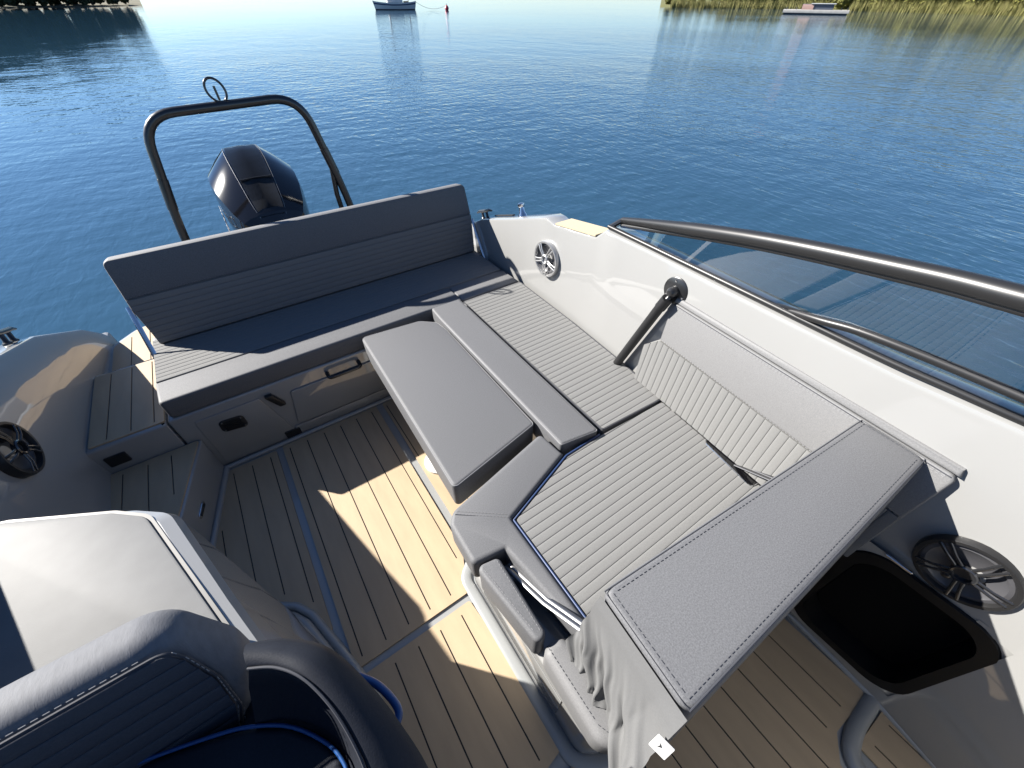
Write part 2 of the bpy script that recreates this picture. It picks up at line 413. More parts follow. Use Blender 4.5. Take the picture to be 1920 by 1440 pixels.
# aft bench base, steps ------------------------------------------------
YB = 1.945
prism('bench_base', roundp(rect(-.645, 1.375, YB, 2.62), .01), -.02, .40, GEL, boat, .012, 3, None, True)
prism('side_step', roundp(rect(-.962, -.652, YB-.004, 2.57), [.012, .003, .003, .012]), .0, .392, GEL, boat, .014, 3, None, True)
teak_panel(boat, roundp([(-.942, 1.962), (-.655, 1.962), (-.655, 2.54), (-.948, 2.54)], .008), [-.876, -.785, -.694], .3995, .008, .018, label='upper teak step beside the aft bench')
st1 = [(-.99, 1.938), (-.578, 1.938), (-.70, 1.465), (-.745, 1.10), (-.96, 1.10)]
prism('lower_step', roundp(st1, .01), -.02, .236, GEL, boat, .008, 3, None, True)
teak_panel(boat, roundp([(-.962, 1.93), (-.592, 1.93), (-.712, 1.46), (-.755, 1.12), (-.95, 1.12)], .008), [-.90, -.803, -.709], .2435, .008, .03, ends={-.709: (1.64, 1.92)}, label='lower teak step in shade')
# front of the bench: door, handles, vent
def fpt(x, y): p = ony(x, y, YB); return p.x, p.z
FM = frame((0, YB, 0), (1, 0, 0), None, (0, -1, 0))    # local x along the boat's beam, local y up, local z towards the bow
FM = Matrix(((1, 0, 0, 0), (0, 0, -1, YB), (0, 1, 0, 0), (0, 0, 0, 1)))
door = prism('locker_door', roundp([(-.125, .318), (-.165, .085), (.70, .085), (.70, .318)], .015), .001, .012, GEL, boat, .005, 2, FM)
prism('locker_step', roundp([(-.19, .0), (.74, .0), (.74, .075), (-.19, .075)], .004), 0, .010, GEL, boat, .004, 2, FM)
prism('side_panel', roundp([(-.56, .015), (-.185, .015), (-.27, .345), (-.56, .345)], .008), .0, .006, GEL, boat, .003, 2, FM)
hb = tube_bm(fillet([(.078, YB-.012, .352), (.078, YB-.06, .348), (.252, YB-.06, .348), (.252, YB-.012, .352)], .018), .011, 10)
finish('handle', hb, BLK, door)
prism('latch', roundp([(-.248, .352), (-.210, .352), (-.166, .262), (-.20, .262)], .006), .004, .03, BLKP, boat, .004, 2, FM)
prism('drain_slot', roundp(rect(-.252, -.172, .012, .062), .004), .0, .0125, BLKP, boat, .002, 1, FM)
vent = prism('vent', roundp([(-.487, .226), (-.37, .206), (-.372, .29), (-.482, .30)], .022), .004, .012, BLKP, boat, .004, 2, FM)
for k in range(5):
    box('louvre', -.468, -.388, .228+k*.0125, .233+k*.0125, .0125, .0165, BLKM, vent, 0, FM)
for px, pz in ((-.472, .236), (-.384, .222), (-.386, .278), (-.468, .287)):
    lathe('screw', [(.0045, 0), (.004, .0025), (0, .003)], CHR, vent, 10, FM @ Matrix.Translation((px, pz, .012)))
prism('vent_slot', roundp(rect(-.925, -.845, .275, .335), .006), .003, .012, BLKP, boat, .002, 1, FM)
# courtesy light on the lower step's side
d = Vector((-.122, -.473, 0)).normalized(); nrm = Vector((-d.y, d.x, 0)); nrm = nrm if nrm.x > 0 else -nrm
LM = frame(Vector((-.665, 1.60, .12)), d, None, nrm)
cl = prism('courtesy_light', roundp(rect(-.045, .045, -.014, .014), .0135), .0, .007, CHR, boat, .003, 2, LM)
prism('lens', roundp(rect(-.034, .034, -.007, .007), .0065), .006, .0085, BLKG, cl, 0, 2, LM)
# stern platform
pl = [(-.96, 2.575), (-.40, 2.575), (-.40, 3.14), (-.80, 3.14), (-.95, 2.98)]
prism('swim_platform', roundp(pl, [.01, .01, .02, .14, .08]), .2, .318, GEL, boat, .012, 3, None, True)
teak_panel(boat, roundp([(-.92, 2.59), (-.42, 2.59), (-.42, 3.11), (-.79, 3.11), (-.92, 2.95)], [.01, .01, .02, .13, .08]), [-.83, -.735, -.64, -.545], .326, .008, .03, label='teak of the stern platform')
tube('rub_rail', fillet([(-.985, 2.60, .27), (-.985, 2.98, .27), (-.81, 3.165, .27), (-.40, 3.165, .27)], .14), .02, BLKP, boat, 10)
pr = [(2*CX-x, y) for x, y in pl]
prism('swim_platform', roundp(pr, .02), .2, .318, GEL, boat, .012, 3, None, True)
prism('transom', rect(-.42, .86, 2.60, 2.72), -.4, .34, GEL, boat, .01, 3, None, True)

prism('unseen_sky_block', roundp([(-.72, -1.12), (1.14, -1.12), (1.0, -1.55), (-.56, -1.55)], .03), -.02, 1.12, GELR, boat, .03, 3, None, True)  # unseen forward bulkhead, added to block low sky light from ahead
# gunwale fittings -----------------------------------------------------
def cleat(o, d, name='cleat', s=1.0):
    M = frame(o, d, None, (0, 0, 1)) @ Matrix.Scale(s, 4)
    bm = bmesh.new()
    pts = [(-.105, 0, .045), (-.07, 0, .052), (-.03, 0, .05), (.03, 0, .05), (.07, 0, .052), (.105, 0, .045)]
    tube_bm(pts, [.006, .010, .012, .012, .010, .006], 10, False, bm)
    for x in (-.03, .03): lathe_bm([(.017, -.004), (.017, .004), (.010, .012), (.009, .05)], 12, Matrix.Translation((x, 0, 0)), bm)
    bmesh.ops.transform(bm, matrix=M, verts=bm.verts[:])
    return finish(name, bm, BLK, boat, True, 40)
def gun(y, off): return Vector((lerp(XW, y)+.03+off, y, lerp(ZT, y)))
def mir(p): return Vector((2*CX-p.x, p.y, p.z))
g1, g2 = gun(2.5, .06), gun(2.3, .06)
cleat(g1, g1-g2); cleat(mir(gun(2.42, .055)), mir(g1)-mir(g2))
for f in (lambda p: p, mir):
    a, b = f(gun(2.36, .07)), f(gun(2.18, .07))
    if f is mir: a, b = f(gun(2.82, .07)), f(gun(2.58, .07))
    M = frame((a+b)/2, b-a, None, (0, (a-b).z/(a-b).y*-1, 1))
    prism('flush_pad', roundp(rect(-.12, .12, -.014, .014), .013), .001, .010, BLKP, boat, .003, 2, M)
p = gun(2.07, .075)
lt = lathe('stern_light', [(.030, -.004), (.028, .006), (.019, .02), (.017, .05), (.022, .056), (.022, .07), (.010, .076), (0, .077)], CHR, boat, 20, Matrix.Translation(p) @ Matrix.Rotation(RAD(-16), 4, 'X'))
# cream boarding pad in the gunwale's step
def gp(y, o): return (lerp(XW, y)+.03+o, y, lerp(ZT, y)+.003)
bm = bmesh.new(); q = [gp(1.33, .004), gp(1.33, .118), gp(1.65, .118), gp(1.65, .004)]
lo = [bm.verts.new((a, b, c-.004)) for a, b, c in q]; hi = [bm.verts.new((a, b, c+.004)) for a, b, c in q]
bm.faces.new(hi)
for i in range(4): bm.faces.new((lo[i], lo[(i+1) % 4], hi[(i+1) % 4], hi[i]))
o = finish('boarding_pad', bm, PAD, boat, False); o['label'] = 'cream pad let into the gunwale step'
# speakers ---------------------------------------------------------------
def speaker(c, n, R, mring, mspoke, depth, label, roll=0):
    M = frame(c, (0, 1, 0), None, n) @ Matrix.Rotation(RAD(roll), 4, 'Z')
    ring = lathe('speaker', [(R, 0), (R, depth*.75), (R*.97, depth), (R*.88, depth), (R*.83, depth*.6), (R*.83, 0)], mring, boat, 40, M); ring['label'] = label
    lathe('cone', [(R*.84, depth*.55), (R*.74, depth*.62), (R*.68, depth*.4), (R*.2, .001), (0, .001)], CONE, ring, 32, M)
    for k in range(5):
        for s in (-1, 1):
            a = k*2*math.pi/5; Mr = M @ Matrix.Rotation(a, 4, 'Z')
            bm = tube_bm([(R*.2, s*R*.06, depth*1.0), (R*.55, s*R*.075, depth*1.12), (R*.9, s*R*.10, depth*.95)], [R*.05, R*.042, R*.05], 8, False, None, .6)
            bmesh.ops.transform(bm, matrix=Mr, verts=bm.verts[:]); finish('spoke', bm, mspoke, ring, True, 60)
    lathe('hub', [(R*.27, depth*.8), (R*.27, depth*1.15), (R*.235, depth*1.25), (R*.19, depth*1.2), (R*.18, depth*.9), (0, depth*.85)], mspoke, ring, 28, M)
    lathe('tweeter', [(R*.10, 0), (R*.10, depth*.8), (R*.05, depth*.9), (0, depth*.92)], CHR if mspoke is SILV else mspoke, ring, 14, M @ Matrix.Translation((R*.42*math.cos(.6), R*.42*math.sin(.6), 0)))
def wallx(y, z): return lerp(XW, y)-.012+.042*z/lerp(ZT, y)
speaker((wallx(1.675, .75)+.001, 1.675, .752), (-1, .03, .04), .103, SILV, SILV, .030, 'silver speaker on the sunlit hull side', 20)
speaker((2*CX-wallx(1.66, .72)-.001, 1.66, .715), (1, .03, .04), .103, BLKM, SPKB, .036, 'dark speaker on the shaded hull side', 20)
speaker((wallx(-.325, .70)+.001, -.325, .70), (-1, .05, .04), .103, BLKM, SPKB, .023, 'large dark speaker above the open locker', 35)
# locker opening in the forward hull side
LMx = frame((wallx(-.333, .32)-.001, -.333, .32), (0, 1, 0), None, (-1, .06, .04))
outer = roundp([(-.19, -.262), (.19, -.262), (.19, .262), (-.19, .262)], .10, 7); inner = roundp([(-.155, -.225), (.155, -.225), (.155, .225), (-.155, .225)], .085, 7)
bm = bmesh.new(); n = len(outer)
ro = [bm.verts.new((x, y, .006)) for x, y in outer]; ro2 = [bm.verts.new((x, y, .015)) for x, y in inset(outer, .004)]
ri = [bm.verts.new((x, y, .015)) for x, y in inner]; rb = [bm.verts.new((x, y, -.07)) for x, y in inset(inner, .01)]
for A, B in ((ro, ro2), (ro2, ri), (ri, rb)):
    for k in range(n): bm.faces.new((A[k], A[(k+1) % n], B[(k+1) % n], B[k]))
bm.faces.new(rb)
bmesh.ops.transform(bm, matrix=LMx, verts=bm.verts[:])
lk = finish('open_locker', bm, mat('satin_black_tray', (.003, .003, .0035), .5, spec=.25), boat, True, 30)
q = len(outer)//4
for c, (sx_, sy_) in enumerate(((-1, -1), (1, -1), (1, 1), (-1, 1))):
    bm = bmesh.new(); cv = bm.verts.new((sx_*.20, sy_*.272, .009)); arc = [bm.verts.new((x, y, .009)) for x, y in outer[c*q:(c+1)*q]]
    e1 = bm.verts.new((arc[0].co.x if c % 2 else sx_*.20, sy_*.272 if c % 2 else arc[0].co.y, .009)); e2 = bm.verts.new((sx_*.20 if c % 2 else arc[-1].co.x, arc[-1].co.y if c % 2 else sy_*.272, .009))
    for v1, v2 in zip(arc, arc[1:]): bm.faces.new((cv, v1, v2))
    bm.faces.new((cv, e1, arc[0])); bm.faces.new((cv, arc[-1], e2))
    bmesh.ops.transform(bm, matrix=LMx, verts=bm.verts[:]); finish('locker_corner', bm, GEL, boat, False); lk['label'] = 'glossy black open storage recess under the speaker'
prism('locker_back', inset(inner, .014), -.069, -.062, mat('matt_black', (.003, .003, .003), .95, spec=.1), lk, 0, 1, LMx)
prism('lip_light', roundp(rect(.06, .13, -.274, -.266), .003), .008, .016, CHR, lk, .001, 1, LMx)
# windshield -------------------------------------------------------------
TOPP = [Vector(p) for p in ((1.435, 1.215, 1.105), (1.34, .614, 1.257), (1.268, .193, 1.342), (1.22, -.004, 1.377), (1.15, -.32, 1.42), (1.02, -.75, 1.45))]
BOTP = [Vector((lerp(XW, y)+.05, y, lerp(ZT, y)+.006)) for y in (1.262, .62, .16, -.08, -.42, -.85)]
def dense(P, n=6):
    out = []
    for i in range(len(P)-1):
        a = P[max(0, i-1)]; b = P[i]; c = P[i+1]; d = P[min(len(P)-1, i+2)]
        for k in range(n):
            t = k/n; out.append(.5*((2*b)+(c-a)*t+(2*a-5*b+4*c-d)*t*t+(3*b-a-3*c+d)*t**3))
    out.append(P[-1]); return out
def windshield(f, lab):
    T = [f(p) for p in dense(TOPP)]; B = [f(p) for p in dense(BOTP)]
    rr = [.013+.011*min(1, k/4) for k in range(len(T))]
    fr = tube('windshield_frame', T, rr, BLKM, boat, 14); fr['label'] = lab
    off = Vector((-.004, 0, -.026))
    tube('glazing_channel', [p+Vector((0, 0, -.024)) for p in T], .010, BLKP, fr, 8)
    tube('bottom_rail', [p+Vector((0, 0, .006)) for p in B], .0115, BLKM, fr, 10, False, .9)
    bm = bmesh.new()
    a = [bm.verts.new(p) for p in B]; c = [bm.verts.new(p+Vector((0, 0, -.02))) for p in T]
    for i in range(len(a)-1): bm.faces.new((a[i], a[i+1], c[i+1], c[i]))
    finish('pane', bm, GLASS, fr, True, 80)
    # corner bracket
    bm = tube_bm([B[0]+Vector((0, .0, .0)), T[0]+Vector((0, .0, 0))], .012, 8); finish('corner_bracket', bm, BLK, fr)
def glass_mat():
    m = bpy.data.materials.new('tinted_glass'); m.use_nodes = True; t = m.node_tree; t.nodes.clear()
    o = t.nodes.new('ShaderNodeOutputMaterial'); tr = t.nodes.new('ShaderNodeBsdfTransparent'); tr.inputs[0].default_value = (.74, .79, .79, 1)
    gl = t.nodes.new('ShaderNodeBsdfGlossy'); gl.inputs['Roughness'].default_value = .01; gl.inputs[0].default_value = (1, 1, 1, 1)
    fr = t.nodes.new('ShaderNodeFresnel'); fr.inputs[0].default_value = 2.0
    mx = t.nodes.new('ShaderNodeMixShader'); t.links.new(fr.outputs[0], mx.inputs[0]); t.links.new(tr.outputs[0], mx.inputs[1]); t.links.new(gl.outputs[0], mx.inputs[2])
    t.links.new(mx.outputs[0], o.inputs[0]); return m
GLASS = glass_mat()
windshield(lambda p: p.copy(), 'black tube frame of the windshield along the seat side')
windshield(mir, 'black tube frame of the windshield beyond the helm seat')
tube('side_rail', dense([Vector(p) for p in ((1.352, .44, 1.082), (1.31, .30, 1.122), (1.295, .167, 1.150), (1.27, -.126, 1.172), (1.20, -.5, 1.20))]), .012, BLKM, boat, 10)

# ================================================================== SEATS
def vinyl_box(name, poly, z0, z1, m, parent, bev=.014, seg=4, M=None, ang=50): return prism(name, poly, z0, z1, m, parent, bev, seg, M, False, None, ang)
# ---- aft bench cushion
ab = thing('bench_cushion', (.35, 2.2, .40), 'long grey bench seat cushion across the stern, mostly in shade', 'cushion')
vinyl_box('front_band', roundp([(-.625, 1.948), (.715, 1.948), (.95, 1.935), (.95, 2.125), (-.635, 2.125)], [.02, .02, .02, 0, 0]), .402, .507, VDARK, ab)
vinyl_box('seat_core', roundp([(-.638, 2.128), (1.365, 2.128), (1.375, 2.60), (-.645, 2.60)], .015), .402, .496, VMID, ab)
ribbed('ribbed_panel', inset([(-.638, 2.128), (.95, 2.128), (1.365, 2.128), (1.372, 2.55), (-.645, 2.55)], .008), 1, .032, .503, .0026, VLIGHT, ab)
vinyl_box('corner_infill', [(.952, 1.945), (1.374, 1.945), (1.37, 2.126), (.952, 2.126)], .402, .5, VMID, ab, .01)
# ---- aft backrest
br = thing('back_cushion', (.37, 2.55, .5), 'long upright grey back cushion of the stern bench, its near face shaded', 'cushion')
BM = frame((-.602, 2.470, .505), (1, 0, 0), None, (0, -.985, .17))   # local x beam, y up along the face, z towards us
Lb = 1.955
prof = roundp([(0, 0), (Lb, 0), (Lb+.02, .21), (Lb, .455), (-.01, .455), (-.02, .21)], [0, 0, .05, .035, .035, .05])
vinyl_box('back_core', prof, -.092, -.004, VMID, br, .02, 4, BM)
vinyl_box('upper_panel', roundp([(-.012, .262), (Lb+.012, .262), (Lb-.004, .452), (-.006, .452)], [0, 0, .028, .028]), -.03, .003, VDARK, br, .008, 3, BM)
ribbed('ribbed_panel', roundp([(.004, .008), (Lb-.004, .008), (Lb+.012, .258), (-.012, .258)], .006), 1, .031, .004, .003, VLIGHT, br, BM)
stitches('stitching', [BM @ Vector((0, .268, .004)), BM @ Vector((Lb, .268, .004))], THREAD, br, (0, -1, 0))
for x, s in ((-.015, -1), (Lb+.02, 1)):
    bm = tube_bm([BM @ Vector((x+s*.012, .22, -.03)), Vector((-.602+x+s*.018, 2.36, .43)), Vector((-.602+x+s*.02, 2.20, .40))], .012, 8, False, None, .35)
    finish('hinge_arm', bm, CHR, br)
# ---- port aft cushion
pc = thing('side_cushion', (1.14, 1.3, .40), 'light ribbed seat cushion along the sunlit hull side', 'cushion')
pp = [(.93, .692), (1.287, .672), (1.322, .97), (1.352, 1.4), (1.372, 1.925), (.948, 1.925)]
vinyl_box('seat_core', roundp(pp, .012), .402, .492, VMID, pc, .01)
ribbed('ribbed_panel', inset(roundp(pp, .012), .004), 1, .0325, .500, .0022, VLIGHT, pc)
tube('piping', [(x, y, .497) for x, y in roundp(pp, .012)], .0035, DTHREAD, pc, 6, True)
ps = thing('edge_bolster', (.82, 1.3, .40), 'narrow slate grey strip cushion beside the light ribbed cushion', 'cushion')
sp_ = [(.716, .712), (.895, .682), (.922, 1.85), (.922, 1.925), (.735, 1.925), (.728, 1.80)]
vinyl_box('strip', roundp(sp_, .016), .405, .53, VDARK, ps, .013)
tube('seam', [(x, y, .5245) for x, y in inset(roundp(sp_, .012), .004)], .002, THREAD, ps, 6, True)
# ---- port seat bases
box('seat_base', .745, 1.36, .70, 1.94, -.02, .398, GEL, boat, .01)
prism('seat_base', roundp([(.235, .66), (.30, .72), (.70, .72), (1.25, .66), (1.20, .0), (1.19, -.06), (.30, -.06), (.235, -.02)], [.06, .05, .05, .02, .02, .03, .07, .07]), -.02, .36, GEL, boat, .01, 3, None, True)
tube('base_ring', [(x, y, -.002) for x, y in roundp([(.205, .69), (.30, .76), (.70, .76), (1.2, .7), (1.2, -.08), (.30, -.085), (.21, -.02)], .07, 7)], .022, GELR, boat, 10, True, .28)
dr = box('drawer_front', .2315, .2345, .10, .56, .08, .30, GEL, boat, .001)
# ---- forward cushion
fc = thing('seat_cushion', (.8, .3, .40), 'wide ribbed light grey seat cushion with a cut corner and navy piping', 'cushion')
FR = [(.90, .676), (1.268, .660), (1.225, .19), (1.20, -.02), (.388, -.02), (.390, .566), (.716, .672)]
vinyl_box('seat_core', roundp(FR, .012), .38, .493, VMID, fc, .01)
ribbed('ribbed_panel', inset(roundp(FR, .012), .004), 1, .0308, .501, .0022, VLIGHT, fc)
tube('piping', [(.90, .679, .500), (.716, .676, .500), (.386, .568, .500), (.384, .1, .500), (.384, -.02, .5)], .0045, NPIPE, fc, 8)
bo = thing('border_cushion', (.3, .5, .38), 'slate grey cut-corner border cushion with a hinge slot', 'cushion')
BO = [(.696, .822), (.222, .716), (.192, .675), (.188, .512), (.302, .496), (.342, .18), (.342, -.02), (.380, -.02), (.380, .574), (.708, .684)]
vinyl_box('border', roundp(BO, [.02, .06, .03, .02, .004, 0, 0, 0, .01, 0]), .385, .512, VDARK, bo, .016)
stitches('stitching', [(.225, .70, .513), (.375, .58, .513)], THREAD, bo); stitches('stitching', [(.236, .704, .513), (.386, .586, .513)], THREAD, bo)
tube('seam', [(.378, .575, .507), (.226, .697, .5125)], .0018, DTHREAD, bo, 6)
p1 = thing('slot_pad', (.23, .37, .36), 'narrow grey pad outside the hinge slot of the seat', 'cushion')
P1 = [(.192, .505), (.272, .490), (.266, .225), (.226, .222)]
vinyl_box('pad', roundp(P1, .02), .36, .508, VDARK, p1, .012)
stitches('stitching', [(.210, .49, .5085), (.240, .24, .5085)], THREAD, p1); stitches('stitching', [(.260, .48, .5085), (.254, .24, .5085)], THREAD, p1)
p2 = thing('end_pad', (.24, .08, .33), 'lighter grey rounded end pad below the hanging cloth', 'cushion')
P2 = [(.232, .214), (.30, .208), (.36, .10), (.36, -.06), (.268, -.075), (.226, -.03)]
vinyl_box('pad', roundp(P2, [.03, .03, 0, .03, .05, .05]), .33, .482, VMID, p2, .026)
stitches('stitching', [(.252, .20, .4825), (.252, .0, .4825), (.268, -.04, .4825)], DTHREAD, p2)
# arms of the swing backrest rise out of the slots
def slot(cx0, cy0, cx1, cy1, w_, z, parent):
    d = Vector((cx1-cx0, cy1-cy0, 0)); L_ = d.length; M = frame((cx0, cy0, z), d, None, (0, 0, 1))
    sl = prism('slot', roundp(rect(0, L_, -w_, w_), w_*.8), .0, .004, BLKG, parent, .001, 1, M)
    tube('slot_rim', [M @ Vector((x, y, .004)) for x, y in roundp(rect(0, L_, -w_, w_), w_*.8)], .0022, CHR, sl, 6, True)
slot(1.248, .405, 1.208, .17, .024, .4985, fc)
# ---- swing backrest (bolster)
sb = thing('swing_backrest', (.78, .02, .55), 'big slate grey backrest bolster standing across the front of the seat', 'backrest')
top = [(.318, .152), (.300, -.082), (1.255, -.102), (1.268, .068)]
low = [(.33, .14), (.315, -.115), (1.24, -.135), (1.25, .06)]
bm = prism_bm(roundp(low, .028), .56, .93, .014, 4, None, None, False, roundp(top, .028))
finish('bolster', bm, VDARK, sb, True, 50)
ti = inset(top, .018)
tz = [Vector((x, y, .9305)) for x, y in ti]
if len(tz) == 4:
    for a, b in ((0, 1), (1, 2), (2, 3), (3, 0)): stitches('stitching', [tz[a], tz[b]], DTHREAD, sb)
tube('seam', [(x, y, .928) for x, y in inset(top, .006)], .0016, DTHREAD, sb, 6, True)
for pts in (([(.292, .47, .455), (.318, .30, .50), (.355, .10, .62)]), ([(1.25, .385, .46), (1.235, .27, .50), (1.20, .06, .62)])):
    for dx in (-.008, .008):
        finish('swing_arm', tube_bm([Vector(p)+Vector((dx, 0, 0)) for p in pts], .008, 8, False, None, .3), STEEL, sb)
# loose cloth sleeve on the bolster's end
def cloth():
    bm = bmesh.new(); NU, NV = 56, 40; g = []
    for j in range(NV+1):
        v = j/NV; row = []
        for i in range(NU+1):
            u = i/NU
            top = Vector((.316, .146, .922)).lerp(Vector((.2985, -.082, .922)), u)
            bot = Vector((.332, .176, .50)).lerp(Vector((.268, -.082, .488)), u)
            if u > .80: bot += Vector((-.035, -.03, -.01))*((u-.80)/.20)          # loose tail at the forward corner
            p = top.lerp(bot, v)
            a = max(0, v-.16)/.84; a = a*a*(3-2*a)
            d = u*1.0-v*.75                                                         # diagonal folds
            f = .013*math.sin(d*17+1.2*math.sin(v*4))+.007*math.sin(d*37+2*u)+.010*math.sin(d*7.5-1)+.004*math.sin(d*70+9*v)
            p.x -= .003+min(1, v*8)*.004+a*(.014+f); p.z += a*.006*math.sin(u*31)*(v > .7); p.y += a*.006*math.sin(v*17+u*7)
            row.append(bm.verts.new(p))
        g.append(row)
    for j in range(NV):
        for i in range(NU): bm.faces.new((g[j][i], g[j][i+1], g[j+1][i+1], g[j+1][i]))
    return finish('cloth_sleeve', bm, VCLOTH, sb, True, 180)
VCLOTH = mat('grey_cloth', (0.1147, 0.1159, 0.1178), .85, var=.06, vscale=300, bump=.3, bscale=700, bdist=.0006, spec=.25)
cs = cloth(); cs['label'] = 'wrinkled grey cloth sleeve hanging off the bolster end'
TP = onx(1238, 1397, .262)
TM = frame(TP, (.25, -.9, -.2), None, (-.75, -.1, .65))
stitches('stitching', [(.3135, .13, .89), (.2975, -.07, .89)], DTHREAD, sb, (-1, 0, 0))
tg = prism('label_tag', roundp(rect(-.014, .020, -.016, .016), .002), .0, .002, WHITE, sb, .0005, 1, TM)
prism('mark', [(-.003, -.005), (.004, 0), (-.003, .005), (-.001, 0)], .002, .0026, INK, tg, 0, 1, TM)
# ---- port backrest
pb = thing('back_cushion', (1.28, .35, .5), 'light grey back cushion along the hull side with ribbed lower half', 'cushion')
uu = Vector((.086, 1, 0)).normalized()
PM = frame((1.222, .187, .503), uu, None, Vector((-.99, .085, .12)))
# local x aft along the wall, local y (z cross x): check it points up
if (PM @ Vector((0, 1, 0))-PM @ Vector((0, 0, 0))).z < 0: PM = PM @ Matrix.Rotation(math.pi, 4, 'Z')
flip = -1 if (PM @ Vector((1, 0, 0))-PM @ Vector((0, 0, 0))).y < 0 else 1
def fx(P): return [(x*flip, y) for x, y in P]
vinyl_box('back_core', roundp(fx([(-.34, .0), (.655, .0), (.668, .19), (.60, .258), (.606, .435), (-.35, .435)]), [0, 0, .02, .02, .02, .03]), -.075, -.008, VLIGHT, pb, .015, 4, PM)
ribbed('ribbed_panel', roundp(fx([(-.34, .004), (.655, .004), (.668, .188), (.60, .25), (-.34, .236)]), .006), 0, .0306, .002, .0024, VLIGHT, pb, PM)
UPM = mat('mid_light_vinyl', (0.1457, 0.1457, 0.1476), .65, var=.14, vscale=330, bump=.4, bscale=700, bdist=.0008, spec=.35)
vinyl_box('upper_panel', roundp(fx([(-.345, .240), (.60, .256), (.607, .432), (-.352, .430)]), [0, 0, .02, .02]), -.035, .003, UPM, pb, .007, 3, PM)
vinyl_box('top_roll', roundp(fx([(-.352, .4315), (.607, .4335), (.60, .458), (-.345, .456)]), .0), -.098, .0015, UPM, pb, .010, 4, PM)
for yy in (.246, .415, .4205): stitches('stitching', [PM @ Vector((-.33*flip, yy+(-.004 if yy < .3 else 0), .0035)), PM @ Vector((.595*flip, yy+(.014 if yy < .3 else .003), .0035))], THREAD, pb, (-1, 0, .1))
tube('seam', [PM @ Vector((-.34*flip, .424, .0025)), PM @ Vector((.60*flip, .427, .0025))], .0016, DTHREAD, pb, 6)
# ---- filler table cushion
tb = thing('table_cushion', (.48, 1.3, 0), 'smooth slate grey cushion on a pedestal, filling the gap in the seats', 'table')
TB = [(.302, 1.905), (.270, .790), (.706, .874), (.721, 1.70), (.708, 1.80), (.63, 1.870)]
vinyl_box('cushion', roundp(TB, [.03, .02, .02, .1, .05, .05], 6), .375, .515, VDARK, tb, .013)
tube('seam', [(x, y, .511) for x, y in inset(roundp(TB, [.03, .02, .02, .1, .05, .05], 6), .003)], .0018, THREAD, tb, 6, True)
prism('table_board', roundp(inset(TB, .02), .03), .35, .374, WHITE, tb, .004, 2)
lathe('pedestal', [(.0, .0), (.085, .001), (.085, .012), (.05, .02), (.03, .03), (.03, .35), (0, .35)], WHITE, tb, 28, Matrix.Translation((.40, 1.30, 0)))

# ================================================================== gas strut and its bracket
gs = thing('support_strut', (1.31, .97, .5), 'black tube strut rising from the seat to a round wall bracket', 'strut')
tube('strut_tube', [(1.300, .985, .46), (1.300, .815, .925)], .0205, BLKM, gs, 14)
tube('strut_collar', [(1.300, .823, .90), (1.302, .803, .95)], .0235, BLKP, gs, 14)
WM = frame((wallx(.80, .985)-.002, .80, .975), (0, 1, 0), None, (-1, .08, .05))
pt = lathe('bracket_plate', [(.056, -.002), (.056, .004), (.052, .007), (.022, .009), (.020, .035), (.012, .045), (0, .047)], BLK, gs, 28, WM)
for a in (40, 160, 280):
    lathe('screw', [(.006, .006), (.005, .009), (0, .0095)], CHR, pt, 10, WM @ Matrix.Translation((.041*math.cos(RAD(a)), .041*math.sin(RAD(a)), 0)))
tube('fork', [(1.345, .80, .975), (1.318, .80, .965), (1.303, .805, .945)], .011, BLK, gs, 10)

# ================================================================== GALLEY UNIT behind the helm seat
ga = thing('wet_bar_unit', (-.6, .7, 0), 'pale grey moulded unit with a flat lid behind the helm seat', 'cabinet')
GT = [(-.87, 1.19), (-.50, .985), (-.425, .925), (-.33, .61), (-.280, .455), (-.80, .455)]
GB = [(-.86, 1.20), (-.52, 1.02), (-.43, .94), (-.335, .69), (-.255, .455), (-.80, .455)]
rr = [.04, .09, .09, .1, .0, .04]
bm = prism_bm(roundp(GB, rr, 8), .0, .885, .034, 2, None, None, True, roundp(GT, rr, 8)); finish('body', bm, GEL, ga, True, 20)
lid = [(-.865, 1.16), (-.545, .985), (-.475, .925), (-.354, .562), (-.325, .475), (-.795, .475)]
prism('lid_gap', roundp(inset(lid, -.009), .07, 6), .86, .8875, BLKP, ga, 0)
prism('lid', roundp(lid, [.02, .07, .07, .05, .03, .02], 6), .865, .8935, NONSKID, ga, .004, 2)
tube('toe_ring', [(x, y, -.004) for x, y in roundp([(-.87, 1.275), (-.52, 1.055), (-.425, .985), (-.38, .915), (-.30, .655), (-.22, .35)], .07, 6)], .018, GELR, ga, 8)
tube('toe_ring', [(x, y, .004) for x, y in roundp([(-.87, 1.235), (-.54, 1.02), (-.45, .95), (-.41, .89), (-.33, .63), (-.25, .35)], .07, 6)], .022, GELR, ga, 8)

